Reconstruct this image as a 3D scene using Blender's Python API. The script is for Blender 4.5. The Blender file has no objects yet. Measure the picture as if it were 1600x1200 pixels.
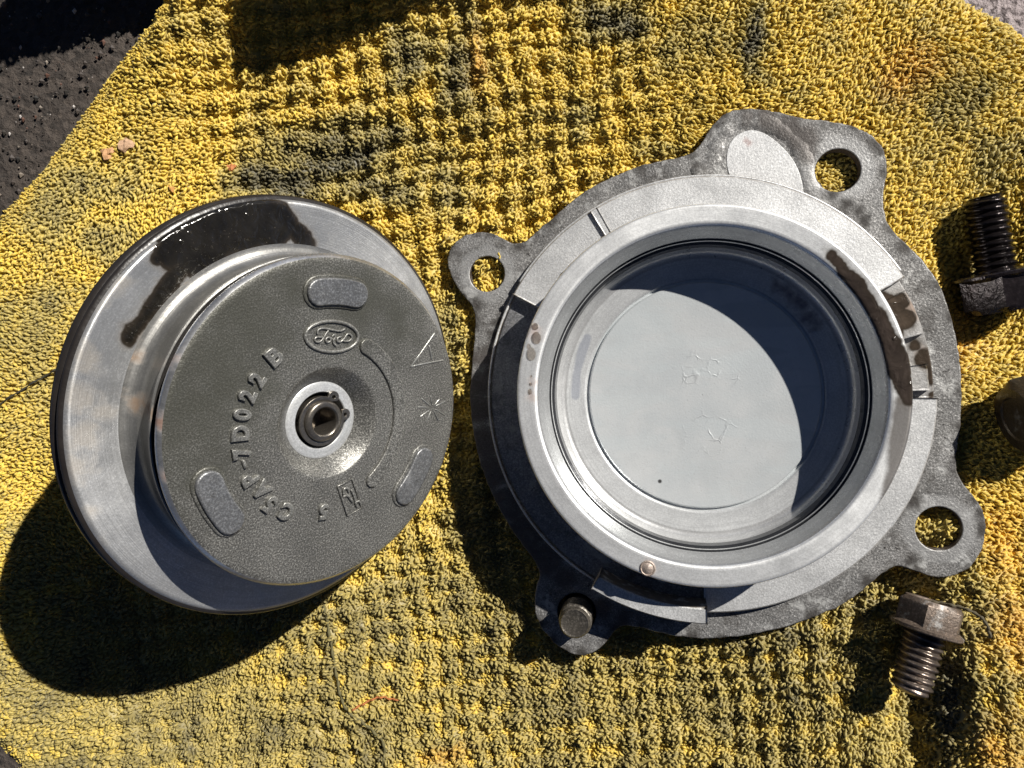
import bpy, bmesh, math, random
import numpy as np
from mathutils import Vector, Matrix

# ---------------------------------------------------------------- units
# All dimensions below are written in "u": 1 u = 0.15 mm. K turns them into metres.
K = 0.00015
FOC = 1210.0                      # height of the lens above the cloth, in u
rng = np.random.default_rng(7)
random.seed(7)
sc = bpy.context.scene
COL = sc.collection

# ---------------------------------------------------------------- camera, sky, sun, exposure
cam_d = bpy.data.cameras.new('camera')
cam = bpy.data.objects.new('camera', cam_d); COL.objects.link(cam)
cam.location = (0, 0, FOC * K); cam.rotation_euler = (0, 0, 0)
cam_d.sensor_fit = 'HORIZONTAL'; cam_d.sensor_width = 36.0
cam_d.lens = 36.0 * FOC / 1600.0
cam_d.clip_start = 0.005; cam_d.clip_end = 60.0
sc.camera = cam

SUN_AZ, SUN_EL = 44.4, 41.5       # degrees: direction the light comes from
world = bpy.data.worlds.new('World'); sc.world = world; world.use_nodes = True
wn = world.node_tree
sky = wn.nodes.new('ShaderNodeTexSky'); sky.sky_type = 'NISHITA'; sky.sun_disc = False
sky.sun_elevation = math.radians(SUN_EL); sky.sun_rotation = math.radians(90 - SUN_AZ)
sky.altitude = 3000; sky.air_density = 0.28; sky.dust_density = 0.05; sky.ozone_density = 2.0
bg = wn.nodes['Background']; bg.inputs['Strength'].default_value = 0.05
wn.links.new(sky.outputs[0], bg.inputs['Color'])
sun_d = bpy.data.lights.new('sun', 'SUN'); sun_d.energy = 5.0; sun_d.angle = math.radians(0.53)
sun_d.color = (1.0, 0.955, 0.88)
sun = bpy.data.objects.new('sun', sun_d); COL.objects.link(sun)
a, e = math.radians(SUN_AZ), math.radians(SUN_EL)
SUNV = Vector((math.cos(a) * math.cos(e), math.sin(a) * math.cos(e), math.sin(e)))
sun.rotation_euler = SUNV.to_track_quat('Z', 'Y').to_euler()
sun.location = SUNV * 1.0
vs = sc.view_settings
vs.view_transform = 'Standard'; vs.look = 'None'; vs.gamma = 1.0; vs.use_curve_mapping = False
vs.exposure = 0.4
sc.render.engine = 'CYCLES'
sc.cycles.use_denoising = True
sc.cycles.max_bounces = 8
sc.cycles.sample_clamp_indirect = 14.0
sc.cycles.blur_glossy = 0.25

# ---------------------------------------------------------------- frames and mesh helpers
class Frame:
    def __init__(s, c, n, xdir=(1, 0, 0)):
        s.c = np.array(c, float); n = np.array(n, float); s.n = n / np.linalg.norm(n)
        x = np.array(xdir, float); x = x - (x @ s.n) * s.n; s.x = x / np.linalg.norm(x)
        s.y = np.cross(s.n, s.x)
    def matrix(s):
        M = Matrix.Identity(4)
        for i in range(3):
            M[i][0], M[i][1], M[i][2], M[i][3] = s.x[i], s.y[i], s.n[i], s.c[i] * K
        return M
    def pl(s, u, v, h):
        """point of the plane z=h of this frame that was read off the photo at (u, v)"""
        C = np.array([0, 0, FOC]); d = np.array([(u - 800) / FOC, (600 - v) / FOC, -1.0])
        P = C + d * (((s.c + s.n * h - C) @ s.n) / (d @ s.n)); q = P - s.c
        return np.array([q @ s.x, q @ s.y])

def make_obj(name, verts, faces, mat=None, parent=None, smooth=None, label=None):
    me = bpy.data.meshes.new(name)
    me.from_pydata([tuple(float(c) * K for c in v) for v in verts], [], [tuple(f) for f in faces])
    me.update()
    return link_mesh(name, me, mat, parent, smooth, label)

def link_mesh(name, me, mat=None, parent=None, smooth=None, label=None):
    o = bpy.data.objects.new(name, me); COL.objects.link(o)
    if mat is not None: me.materials.append(mat)
    if parent is not None: o.parent = parent
    if smooth is not None:
        me.set_sharp_from_angle(angle=math.radians(smooth)) if smooth < 180 else None
        me.polygons.foreach_set('use_smooth', [True] * len(me.polygons))
    if label: o['label'] = label
    return o

def empty(name, frame, label, category, group=None):
    o = bpy.data.objects.new(name, None); COL.objects.link(o)
    o.empty_display_size = 0.01
    o.matrix_world = frame.matrix()
    o['label'] = label; o['category'] = category
    if group: o['group'] = group
    return o

def lathe(profile, seg=192, a0=0.0, a1=360.0, close=False, wob=None):
    """profile: list of (r, z). Returns verts, faces. close: join last profile point to the first."""
    full = abs(a1 - a0) >= 359.99
    n = seg if full else seg + 1
    V, F = [], []
    m = len(profile)
    for i in range(n):
        t = math.radians(a0 + (a1 - a0) * i / seg); c, s = math.cos(t), math.sin(t)
        for (r, z) in profile: V.append((r * c, r * s, z))
    for i in range(seg):
        i2 = (i + 1) % n if full else i + 1
        for j in range(m if close else m - 1):
            j2 = (j + 1) % m
            F.append((i * m + j, i2 * m + j, i2 * m + j2, i * m + j2))
    if not full and close:
        F.append(tuple(range(m))[::-1]); F.append(tuple((n - 1) * m + k for k in range(m)))
    return V, F

def curve_mesh(outlines, h0, h1, bevel=0.0, res=2):
    """filled, extruded, bevelled plate from 2D outlines (first = outside, others = holes)"""
    cu = bpy.data.curves.new('tmp', 'CURVE'); cu.dimensions = '2D'; cu.fill_mode = 'BOTH'
    for pts in outlines:
        sp = cu.splines.new('POLY'); sp.points.add(len(pts) - 1)
        for p, q in zip(sp.points, pts): p.co = (q[0] * K, q[1] * K, 0, 1)
        sp.use_cyclic_u = True
    cu.extrude = (h1 - h0) / 2 * K - bevel * K; cu.bevel_depth = bevel * K; cu.bevel_resolution = res
    cu.offset = -bevel * K
    return bake_curve(cu, (h0 + h1) / 2 * K)

def bake_curve(cu, zoff=0.0):
    ob = bpy.data.objects.new('tmp', cu); COL.objects.link(ob)
    dg = bpy.context.evaluated_depsgraph_get(); dg.update()
    me = bpy.data.meshes.new_from_object(ob.evaluated_get(dg))
    bpy.data.objects.remove(ob); bpy.data.curves.remove(cu)
    for v in me.vertices: v.co.z += zoff
    me.materials.clear()
    return me

def smooth_closed(pts, n=8):
    """Catmull-Rom through closed control points"""
    P = [np.array(p, float) for p in pts]; out = []; m = len(P)
    for i in range(m):
        p0, p1, p2, p3 = P[i - 1], P[i], P[(i + 1) % m], P[(i + 2) % m]
        for k in range(n):
            t = k / n
            out.append(0.5 * ((2 * p1) + (-p0 + p2) * t + (2 * p0 - 5 * p1 + 4 * p2 - p3) * t * t + (-p0 + 3 * p1 - 3 * p2 + p3) * t ** 3))
    return out

def smooth_open(pts, n=8):
    P = [np.array(p, float) for p in pts]; out = []; m = len(P)
    for i in range(m - 1):
        p0, p1, p2, p3 = P[max(i - 1, 0)], P[i], P[i + 1], P[min(i + 2, m - 1)]
        for k in range(n):
            t = k / n
            out.append(0.5 * ((2 * p1) + (-p0 + p2) * t + (2 * p0 - 5 * p1 + 4 * p2 - p3) * t * t + (-p0 + 3 * p1 - 3 * p2 + p3) * t ** 3))
    out.append(P[-1]); return out

def tube(pts, rad, sides=8, squash=1.0, up=(0, 0, 1)):
    """swept tube through 3D points, rounded ends; rad scalar or list; squash flattens it along up"""
    P = [np.array(p, float) for p in pts]; n = len(P); up = np.array(up, float)
    rad = [rad] * n if np.isscalar(rad) else list(rad)
    t0 = P[1] - P[0]; t0 /= np.linalg.norm(t0); t1 = P[-1] - P[-2]; t1 /= np.linalg.norm(t1)
    rings = [(P[0] - t0 * rad[0] * .8, rad[0] * .15), (P[0] - t0 * rad[0] * .5, rad[0] * .75)] + list(zip(P, rad)) + [(P[-1] + t1 * rad[-1] * .5, rad[-1] * .75), (P[-1] + t1 * rad[-1] * .8, rad[-1] * .15)]
    V, F = [], []
    for i, (p, r) in enumerate(rings):
        q0 = rings[max(i - 1, 0)][0]; q1 = rings[min(i + 1, len(rings) - 1)][0]
        t = q1 - q0; t = t / (np.linalg.norm(t) + 1e-9)
        s = np.cross(t, up); s /= (np.linalg.norm(s) + 1e-9); w = np.cross(s, t)
        for k in range(sides):
            b = 2 * math.pi * k / sides
            V.append(p + s * r * math.cos(b) + w * r * squash * math.sin(b))
    m = len(rings)
    for i in range(m - 1):
        for k in range(sides):
            k2 = (k + 1) % sides
            F.append((i * sides + k, i * sides + k2, (i + 1) * sides + k2, (i + 1) * sides + k))
    F.append(tuple(range(sides))[::-1]); F.append(tuple((m - 1) * sides + k for k in range(sides)))
    return V, F

# ---------------------------------------------------------------- material helpers
class Mat:
    def __init__(s, name):
        s.m = bpy.data.materials.new(name); s.m.use_nodes = True; s.t = s.m.node_tree
        s.b = s.t.nodes['Principled BSDF']; s.out = s.t.nodes['Material Output']
        tc = s.t.nodes.new('ShaderNodeTexCoord')
        s.p = s.vm('SCALE', tc.outputs['Object'], scale=1.0 / K)        # local position in u
        s.p2 = s.vm('MULTIPLY', s.p, (1, 1, 0))
    def put(s, sock, val):
        if isinstance(val, bpy.types.NodeSocket): s.t.links.new(val, sock)
        elif val is not None:
            if sock.type == 'RGBA' and len(val) == 3: val = (*val, 1)
            sock.default_value = val
    def node(s, typ, ins=None, **props):
        n = s.t.nodes.new(typ)
        for k, v in props.items(): setattr(n, k, v)
        for k, v in (ins or {}).items(): s.put(n.inputs[k], v)
        return n
    def vm(s, op, a, b=None, scale=None):
        n = s.t.nodes.new('ShaderNodeVectorMath'); n.operation = op; s.put(n.inputs[0], a)
        if b is not None: s.put(n.inputs[1], b)
        if scale is not None: s.put(n.inputs['Scale'], scale)
        return n.outputs['Value'] if op in ('LENGTH', 'DISTANCE', 'DOT_PRODUCT') else n.outputs[0]
    def ma(s, op, a, b=None, c=None, clamp=False):
        n = s.t.nodes.new('ShaderNodeMath'); n.operation = op; n.use_clamp = clamp; s.put(n.inputs[0], a)
        if b is not None: s.put(n.inputs[1], b)
        if c is not None: s.put(n.inputs[2], c)
        return n.outputs[0]
    def noise(s, size, detail=3.0, rough=0.55, vec=None, dist=0.0):
        """noise whose blobs are about `size` u across"""
        n = s.node('ShaderNodeTexNoise', {'Vector': vec if vec is not None else s.p, 'Scale': 1.0 / size, 'Detail': detail, 'Roughness': rough, 'Distortion': dist})
        return n.outputs['Fac']
    def vor(s, size, feature='F1', vec=None):
        n = s.node('ShaderNodeTexVoronoi', {'Vector': vec if vec is not None else s.p, 'Scale': 1.0 / size}, feature=feature)
        return n.outputs['Distance']
    def step(s, x, lo, hi, a=0.0, b=1.0):
        n = s.node('ShaderNodeMapRange', {'Value': x, 'From Min': lo, 'From Max': hi, 'To Min': a, 'To Max': b}); n.interpolation_type = 'SMOOTHSTEP'
        return n.outputs[0]
    def mix(s, f, a, b):
        n = s.t.nodes.new('ShaderNodeMix'); n.data_type = 'RGBA'; s.put(n.inputs['Factor'], f)
        s.put(n.inputs[6], a); s.put(n.inputs[7], b); return n.outputs[2]
    def mixf(s, f, a, b):
        n = s.t.nodes.new('ShaderNodeMix'); n.data_type = 'FLOAT'; s.put(n.inputs['Factor'], f)
        s.put(n.inputs[2], a); s.put(n.inputs[3], b); return n.outputs[0]
    def bump(s, h, dist, strength=1.0, nrm=None):
        n = s.node('ShaderNodeBump', {'Height': h, 'Distance': dist * K, 'Strength': strength})
        if nrm is not None: s.put(n.inputs['Normal'], nrm)
        return n.outputs[0]
    def blobs(s, pts, soft=4.0, amp=10.0, size=18.0):
        """mask of worn / stained patches: list of (x, y, r) in local u, ragged edge"""
        nz = s.ma('MULTIPLY', s.ma('SUBTRACT', s.noise(size, 2.5, 0.5), 0.5), amp * 2)
        best = None
        for (x, y, r) in pts:
            d = s.vm('DISTANCE', s.p2, (x, y, 0)); d = s.ma('SUBTRACT', r, d)
            best = d if best is None else s.ma('MAXIMUM', best, d)
        raw = s.ma('ADD', best, nz)
        return raw if soft is None else s.step(raw, -soft, soft)
    def set(s, **kw):
        for k, v in kw.items(): s.put(s.b.inputs[k.replace('_', ' ')], v)
        return s.m

def turned(M, size=2.2):
    """fine concentric tool marks: noise along the radius"""
    r = M.vm('LENGTH', M.p2)
    v = M.node('ShaderNodeCombineXYZ', {'X': r, 'Y': M.ma('MULTIPLY', M.noise(60, 1), 6.0)}).outputs[0]
    return M.noise(size, 2.0, 0.6, vec=v)

def metal(name, base, rough, metallic, mottle=0.25, grain=2.0, grain_amt=0.25, bumpd=0.4, turn=0.0, oil=None, rust=None, oilcol=(0.009, 0.008, 0.0065), clean=None, dirt=0.0, aniso=0.0, rustcol=(0.16, 0.075, 0.03), oil_amp=10, film_shade=None, rust_amt=.8, sides=None):
    M = Mat(name)
    col = M.mix(M.step(M.noise(70, 4.0, 0.6), 0.3, 0.7), tuple(c * (1 - mottle) for c in base), tuple(min(1, c * (1 + mottle * .6)) for c in base))
    g = M.noise(grain, 2.0, 0.7)
    col = M.mix(M.ma('MULTIPLY', M.step(g, 0.62, 0.38), grain_amt), col, tuple(c * .25 for c in base))
    col = M.mix(M.ma('MULTIPLY', M.step(g, 0.56, 0.72), grain_amt), col, tuple(min(1, c * 2.0) for c in base))
    rg = M.ma('ADD', rough, M.ma('MULTIPLY', M.ma('SUBTRACT', M.noise(25, 3), .5), .25))
    h = M.ma('MULTIPLY', M.noise(grain * 1.6, 3.0, .65), bumpd)
    met = metallic
    if turn:
        tn = turned(M); h = M.ma('ADD', h, M.ma('MULTIPLY', tn, turn))
        col = M.mix(M.ma('MULTIPLY', M.step(tn, .6, .35), .25), col, tuple(c * .55 for c in base))
    if dirt:
        dm = M.ma('MULTIPLY', M.step(M.noise(46, 6.0, .70), .50, .68), dirt)
        col = M.mix(dm, col, (0.055, 0.05, 0.046)); met = M.mixf(dm, met, 0.1)
        dm3 = M.ma('MULTIPLY', M.step(M.noise(31, 5.0, .70, vec=M.vm('ADD', M.p, (300, 90, 7))), .54, .66), dirt)
        col = M.mix(dm3, col, (0.50, 0.50, 0.49))
        dm2 = M.ma('MULTIPLY', M.step(M.noise(9, 4.0, .7), .60, .70), dirt)
        col = M.mix(dm2, col, (0.03, 0.026, 0.024)); h = M.ma('ADD', h, M.ma('MULTIPLY', dm2, .5))
    if clean:
        cm = M.blobs(clean[0], 5, 8, 20); col = M.mix(M.ma('MULTIPLY', cm, clean[1]), col, clean[2])
    if rust:
        rm = M.ma('MULTIPLY', M.blobs(rust, 10, 16, 14), rust_amt)
        col = M.mix(rm, col, rustcol); rg = M.mixf(rm, rg, .75); met = M.mixf(rm, met, 0.1)
    if film_shade:
        fm_ = M.ma('MULTIPLY', M.blobs(film_shade[0], film_shade[3], film_shade[4], 30), film_shade[1]); col = M.mix(fm_, col, film_shade[2]); rg = M.mixf(fm_, rg, film_shade[5])
    nrm = M.bump(h, 1.0)
    if oil:
        raw = M.blobs(oil, None, oil_amp, 30)
        halo = M.ma('MULTIPLY', M.step(M.ma('ADD', raw, M.ma('MULTIPLY', M.ma('SUBTRACT', M.noise(12, 3), .5), 14)), -8, 3), .4)
        col = M.mix(halo, col, (0.15, 0.118, 0.085)); rg = M.mixf(halo, rg, .22); met = M.mixf(halo, met, .25)
        om = M.step(raw, -1.8, 2.2)
        thick = M.step(raw, -2, 9)                                   # film thins out towards its edge
        wav = M.ma('ADD', M.ma('MULTIPLY', thick, .5), M.ma('ADD', M.ma('MULTIPLY', M.noise(20, 2.0, .5, dist=.8), 3.6), M.ma('MULTIPLY', M.ma('MULTIPLY', M.step(M.vor(13), .05, .25, 1, 0), M.step(M.noise(40), .5, .6)), 1.3)))
        on = M.bump(wav, 1.0, .75)
        nn = M.node('ShaderNodeMix', {'Factor': om}, data_type='VECTOR'); M.put(nn.inputs[4], nrm); M.put(nn.inputs[5], on)
        nrm = nn.outputs[1]
        oc = M.mix(M.step(M.noise(26, 4, .6), .35, .68), oilcol, tuple(c * 1.7 for c in oilcol))
        oc = M.mix(M.ma('MULTIPLY', M.step(M.noise(3.2, 2, .7), .66, .76), .25), oc, (.22, .19, .15))     # grit caught in the grease
        oc = M.mix(thick, (0.032, 0.025, 0.018), oc)
        col = M.mix(om, col, oc); rg = M.mixf(om, rg, M.ma('MULTIPLY_ADD', M.noise(18, 3), .16, .06)); met = M.mixf(om, met, 0.0)
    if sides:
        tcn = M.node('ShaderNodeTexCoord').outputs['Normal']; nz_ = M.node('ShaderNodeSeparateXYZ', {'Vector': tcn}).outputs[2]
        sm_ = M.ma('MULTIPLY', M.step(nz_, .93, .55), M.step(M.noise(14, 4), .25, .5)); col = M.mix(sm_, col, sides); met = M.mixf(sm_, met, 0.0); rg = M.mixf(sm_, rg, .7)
    M.set(Base_Color=col, Roughness=rg, Metallic=met, Normal=nrm)
    if aniso:
        tg = M.node('ShaderNodeTangent', direction_type='RADIAL', axis='Z')
        M.set(Anisotropic=aniso, Tangent=tg.outputs[0])
    return M.m

# ================================================================ GROUND
def ground_material():
    M = Mat('asphalt')
    c = M.mix(M.step(M.noise(240, 4), .35, .65), (0.030, 0.024, 0.020), (0.060, 0.047, 0.039))
    c = M.mix(M.step(M.noise(9, 3, .7), .60, .68), c, (0.008, 0.007, 0.007))
    c = M.mix(M.step(M.noise(4, 2, .7), .66, .74), c, (0.20, 0.18, 0.16))
    vc = M.node('ShaderNodeTexVoronoi', {'Vector': M.p, 'Scale': 1 / 9.0}).outputs['Color']
    c = M.mix(.55, c, M.mix(M.node('ShaderNodeSeparateXYZ', {'Vector': vc}).outputs[0], (0.018, 0.015, 0.013), (0.10, 0.08, 0.066)))
    # pale concrete patch beyond the cloth's far corner
    x = M.node('ShaderNodeSeparateXYZ', {'Vector': M.p}).outputs
    pm = M.step(M.ma('ADD', x[0], M.ma('MULTIPLY', M.noise(60), 80)), 380, 470)
    cc = M.mix(M.step(M.noise(14, 4, .7), .45, .62), (0.42, 0.36, 0.36), (0.09, 0.07, 0.07))
    c = M.mix(pm, c, cc)
    n = M.bump(M.ma('ADD', M.noise(12, 5, .7), M.ma('MULTIPLY', M.vor(16), .5)), 8.0)
    M.set(Base_Color=c, Roughness=.85, Normal=n); return M.m
G = 16000
gx = np.concatenate([[-G, -6000, -2500], np.linspace(-1400, 1400, 29), [2500, 6000, G]])
gv = [(x, y, 0 if abs(x) > 1400 or abs(y) > 1400 else 3 * math.sin(x * .011) * math.cos(y * .013)) for x in gx for y in gx]
n_ = len(gx)
gf = [(i * n_ + j, (i + 1) * n_ + j, (i + 1) * n_ + j + 1, i * n_ + j + 1) for i in range(n_ - 1) for j in range(n_ - 1)]
ground = make_obj('ground', [(v[0], v[1], v[2] - 12) for v in gv], gf, ground_material(), smooth=180)
ground['kind'] = 'structure'

# ================================================================ TOWEL height field
def sstep(x, lo, hi):
    t = np.clip((x - lo) / (hi - lo), 0, 1); return t * t * (3 - 2 * t)
class Noise2:
    def __init__(s, seed, n=256):
        s.g = np.random.default_rng(seed).random((n, n)); s.n = n
    def __call__(s, x, y, size, octaves=1, gain=.5):
        out = 0; amp = 1; tot = 0
        for o in range(octaves):
            X = x / size + 17.3 * o; Y = y / size + 9.1 * o
            i = np.floor(X).astype(int); j = np.floor(Y).astype(int); fx = X - i; fy = Y - j
            fx = fx * fx * (3 - 2 * fx); fy = fy * fy * (3 - 2 * fy); n = s.n
            g = s.g
            v = (g[i % n, j % n] * (1 - fx) + g[(i + 1) % n, j % n] * fx) * (1 - fy) + (g[i % n, (j + 1) % n] * (1 - fx) + g[(i + 1) % n, (j + 1) % n] * fx) * fy
            out = out + amp * v; tot += amp; amp *= gain; size = size / 2.03
        return out / tot
N1, N2, N3, N4 = Noise2(1), Noise2(2), Noise2(3), Noise2(4)

def bumpg(x, y, cx, cy, sx, sy, ang=0.0):
    c, s = math.cos(math.radians(ang)), math.sin(math.radians(ang))
    u = (x - cx) * c + (y - cy) * s; v = -(x - cx) * s + (y - cy) * c
    return np.exp(-(u / sx) ** 2 - (v / sy) ** 2)

def H0(x, y):
    """large shape of the towel: flat on the left, rising to the right, bunched up beyond the far edge"""
    z = .189 * 40 * np.logaddexp(0, (x + 60) / 40)
    z = np.minimum(z, 150 + .05 * (x - 750))
    z = z + 30 * bumpg(x, y, -520, 500, 70, 170, -32)            # rolled edge, far left
    z = z + 320 * bumpg(x, y, -565, 800, 150, 140, 0)            # lifted corner beyond the far edge
    z = z + 320 * bumpg(x, y, -160, 745, 150, 80, -14)           # bunched fold beyond the far edge
    z = z + 34 * bumpg(x, y, 655, -500, 55, 320, 4) - 26 * bumpg(x, y, 575, -500, 34, 240, 4)   # ridge and crease, near right
    z = z + 6 * bumpg(x, y, 300, -16, 430, 430)
    for (hx, hy) in ((-38, 165), (440, 288), (575, -190)): z = z + 9 * bumpg(x, y, hx, hy, 34, 34)   # pile pushed up into the bolt holes
    z = z - 52 * bumpg(x, y, 690, 150, 80, 120)                  # hollow under the black bolt
    flat = np.maximum(bumpg(x, y, 280, -16, 400, 400), bumpg(x, y, -250, -40, 330, 330))
    z = z + (N1(x, y, 150, 2) - .5) * 26 * (1 - .85 * flat)
    return z

def cell_uv(x, y):
    wx = (N2(x, y, 130, 3, .6) - .5) * 52; wy = (N3(x, y, 130, 3, .6) - .5) * 52
    c, s = math.cos(math.radians(6)), math.sin(math.radians(6))
    return ((x + wx) * c + (y + wy) * s) / 36.0, (-(x + wx) * s + (y + wy) * c) / 37.0

def waffle(x, y):
    u, v = cell_uv(x, y)
    return np.cos(2 * np.pi * u) * .5 + np.cos(2 * np.pi * v) * .5      # 1 at cell centres, -1 at corners

def waffle_amt(x, y):
    """where the cloth is waffle-woven (the middle and the near side) rather than plain terry"""
    w = sstep(x + .35 * y, -470, -250) * 1.0
    w = np.maximum(w, sstep(-y, 180, 330) * sstep(x, -760, -600))
    w = w * (1 - sstep(x + .5 * y, 480, 640))
    w = w * (1 - .75 * sstep(y, 250, 420) * sstep(x, 120, 260))
    return w

def H(x, y):
    amp = 8.5 * (.35 + 1.1 * N4(x, y, 120, 3)) * (1 - .35 * sstep(-y, 180, 330))
    return H0(x, y) + waffle_amt(x, y) * (amp * waffle(x, y) + 7 * (N3(x, y, 22, 2) - .5))

def unproject(u, v):
    X = (u - 800.0); Y = (600.0 - v); x, y = X, Y
    for _ in range(12):
        z = H0(np.array(x, float), np.array(y, float)); x = X * (1 - z / FOC); y = Y * (1 - z / FOC)
    return float(x), float(y)

left_pts = [(250, 0), (205, 62), (160, 118), (112, 190), (60, 262), (0, 325), (-110, 460), (-150, 700), (-140, 900), (-70, 1090), (14, 1196), (60, 1260), (140, 1420)]
right_pts = [(1520, 0), (1600, 46), (1720, 150), (1830, 400), (1850, 700), (1850, 1000), (1850, 1420)]
LP = sorted([unproject(*p) for p in left_pts] + [(-548, 660), (-585, 760), (-540, 900)], key=lambda q: q[1]); RP = sorted([unproject(*p) for p in right_pts] + [(420, 900)], key=lambda q: q[1])
Y0 = max(LP[0][1], RP[0][1]); Y1 = min(LP[-1][1], RP[-1][1])
def x_left(y): return np.interp(y, [p[1] for p in LP], [p[0] for p in LP])
def x_right(y): return np.interp(y, [p[1] for p in RP], [p[0] for p in RP])

def edge_drop(x, y):
    d = np.minimum(x - x_left(y), x_right(y) - x)
    return -14 * (1 - sstep(d, 0, 34))

# dirt of the cloth: 0 clean yellow .. 1 dark grey-olive. Stains where the cloth has them; shadows of its creases painted in with them.
STAINS_SHADE = [(520, 235, 95, 42, .95), (430, 285, 80, 35, .85), (600, 215, 60, 30, .6), (590, 300, 70, 26, .7), (640, 90, 34, 44, .75), (705, 120, 24, 70, .65), (735, 60, 20, 80, .5), (955, 30, 60, 40, .7), (1185, 60, 20, 60, .8),
          (900, 170, 26, 30, .5), (1090, 60, 60, 40, .35), (1500, 180, 60, 50, .5), (1420, 120, 50, 40, .35), (90, 330, 60, 60, .45), (150, 300, 70, 40, .45), (60, 520, 60, 90, .5), (160, 380, 40, 30, .5),
          (90, 1080, 150, 70, .62), (300, 1110, 160, 80, .66), (420, 1150, 110, 60, .8), (180, 1000, 150, 100, .7), (1100, 1090, 130, 70, .75), (1230, 1130, 90, 90, .5), (960, 1080, 130, 40, .6), (830, 1090, 40, 60, .6), (620, 1130, 30, 40, .6), (1480, 1110, 26, 110, .9), (1370, 1180, 60, 40, .7),
          (1560, 440, 50, 60, .6), (1320, 1000, 80, 40, .5), (1545, 980, 20, 50, .5), (760, 840, 60, 120, .55), (660, 260, 30, 40, .4), (700, 300, 30, 30, .4), (1030, 230, 60, 20, .4), (1560, 250, 40, 50, .4), (700, 560, 40, 80, .4)]
RUST = [(1575, 860, 34, 80), (1590, 1000, 40, 60), (735, 110, 14, 40), (1420, 105, 60, 40), (1500, 520, 40, 60), (1560, 1170, 40, 40), (690, 1185, 30, 14)]
def dirt_shade_map(x, y, z):
    f = FOC / (FOC - z); u = 800 + x * f; v = 600 - y * f
    wu = (N2(x, y, 60, 3) - .5) * 70; wv = (N4(x, y, 60, 3) - .5) * 70
    d = np.zeros_like(x)
    for (cu, cv, su, sv, a_) in STAINS_SHADE:
        d = np.maximum(d, a_ * (.72 if cv > 980 and a_ < .85 else 1.0) * np.exp(-(((u + wu - cu) / su) ** 2 + ((v + wv - cv) / sv) ** 2) ** 1.3))
    low = sstep(v, 780, 950)                                      # near side: the tops of the weave are soiled, the pits clean
    w = waffle(x, y)
    d = np.maximum(d, low * (.02 + .62 * sstep(w + (N3(x, y, 16, 2) - .5) * 1.3, -.70, -.05)) * (.55 + .45 * N1(x, y, 130, 2)))
    d = d + (N4(x, y, 45, 4, .6) - .36) * .80
    d = np.clip(d, 0, 1)
    r = np.zeros_like(x)
    for (cu, cv, su, sv) in RUST:
        r = np.maximum(r, np.exp(-((u + wu - cu) / su) ** 2 - ((v + wv - cv) / sv) ** 2))
    return d, r
CLEAN = np.array([0.76, 0.545, 0.085]); MIDC = np.array([0.47, 0.37, 0.105]); DARK = np.array([0.115, 0.102, 0.058]); RUSTC = np.array([0.80, 0.43, 0.05])
def cloth_colour(d, r):
    d = d[:, None]; r = r[:, None]
    c = np.where(d < .45, CLEAN + (MIDC - CLEAN) * (d / .45), MIDC + (DARK - MIDC) * ((d - .45) / .55))
    return c + (RUSTC - c) * r * .6

def towel_material():
    M = Mat('terry_cotton')
    at = M.node('ShaderNodeAttribute', attribute_name='Col')
    c = M.mix(M.ma('MULTIPLY', M.noise(3.0, 2), .18), at.outputs['Color'], (0.02, 0.018, 0.008))
    M.set(Base_Color=c, Roughness=.55, Specular_IOR_Level=.5, Sheen_Weight=.25, Sheen_Roughness=.4, Sheen_Tint=(1.0, .93, .62))
    return M.m
TOWEL = towel_material()

def set_col(me, cols):
    at = me.color_attributes.new('Col', 'FLOAT_COLOR', 'POINT')
    c4 = np.ones((len(cols), 4), np.float32); c4[:, :3] = cols
    at.data.foreach_set('color', c4.ravel())

def np_mesh(name, V, Q):
    me = bpy.data.meshes.new(name)
    me.vertices.add(len(V)); me.vertices.foreach_set('co', (np.asarray(V) * K).astype(np.float32).ravel())
    n = Q.shape[1]
    me.loops.add(len(Q) * n); me.loops.foreach_set('vertex_index', Q.astype(np.int32).ravel())
    me.polygons.add(len(Q)); me.polygons.foreach_set('loop_start', np.arange(0, len(Q) * n, n, dtype=np.int32))
    me.update(calc_edges=True)
    me.polygons.foreach_set('use_smooth', np.ones(len(Q), bool))
    return me

def build_towel():
    ny, nx = 230, 300
    ys = np.linspace(Y0, Y1, ny); S = np.linspace(0, 1, nx)
    Yg = np.repeat(ys[:, None], nx, 1); Xg = x_left(Yg) + (x_right(Yg) - x_left(Yg)) * S[None, :]
    x, y = Xg.ravel(), Yg.ravel()
    z = H(x, y) + edge_drop(x, y)
    d, r = dirt_shade_map(x, y, z)
    top = np.stack([x, y, z], 1); bot = top - np.array([0, 0, 7.0])
    V = np.concatenate([top, bot]); n = nx * ny
    i, j = np.meshgrid(np.arange(ny - 1), np.arange(nx - 1), indexing='ij'); q = (i * nx + j).ravel()
    Q1 = np.stack([q, q + 1, q + nx + 1, q + nx], 1); Q2 = Q1[:, ::-1] + n
    e = []
    for k in range(nx - 1): e += [(k + 1, k, k + n, k + 1 + n), ((ny - 1) * nx + k, (ny - 1) * nx + k + 1, (ny - 1) * nx + k + 1 + n, (ny - 1) * nx + k + n)]
    for k in range(ny - 1): e += [(k * nx, (k + 1) * nx, (k + 1) * nx + n, k * nx + n), ((k + 1) * nx + nx - 1, k * nx + nx - 1, k * nx + nx - 1 + n, (k + 1) * nx + nx - 1 + n)]
    me = np_mesh('towel', V, np.concatenate([Q1, Q2, np.array(e)]))
    cols = cloth_colour(np.clip(d + .06, 0, 1), r) * .95
    set_col(me, np.concatenate([cols, cols]))
    t = link_mesh('towel', me, TOWEL)
    t['label'] = 'stained yellow terry towel spread under the metal parts'; t['category'] = 'towel'
    return t
towel = build_towel()

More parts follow.
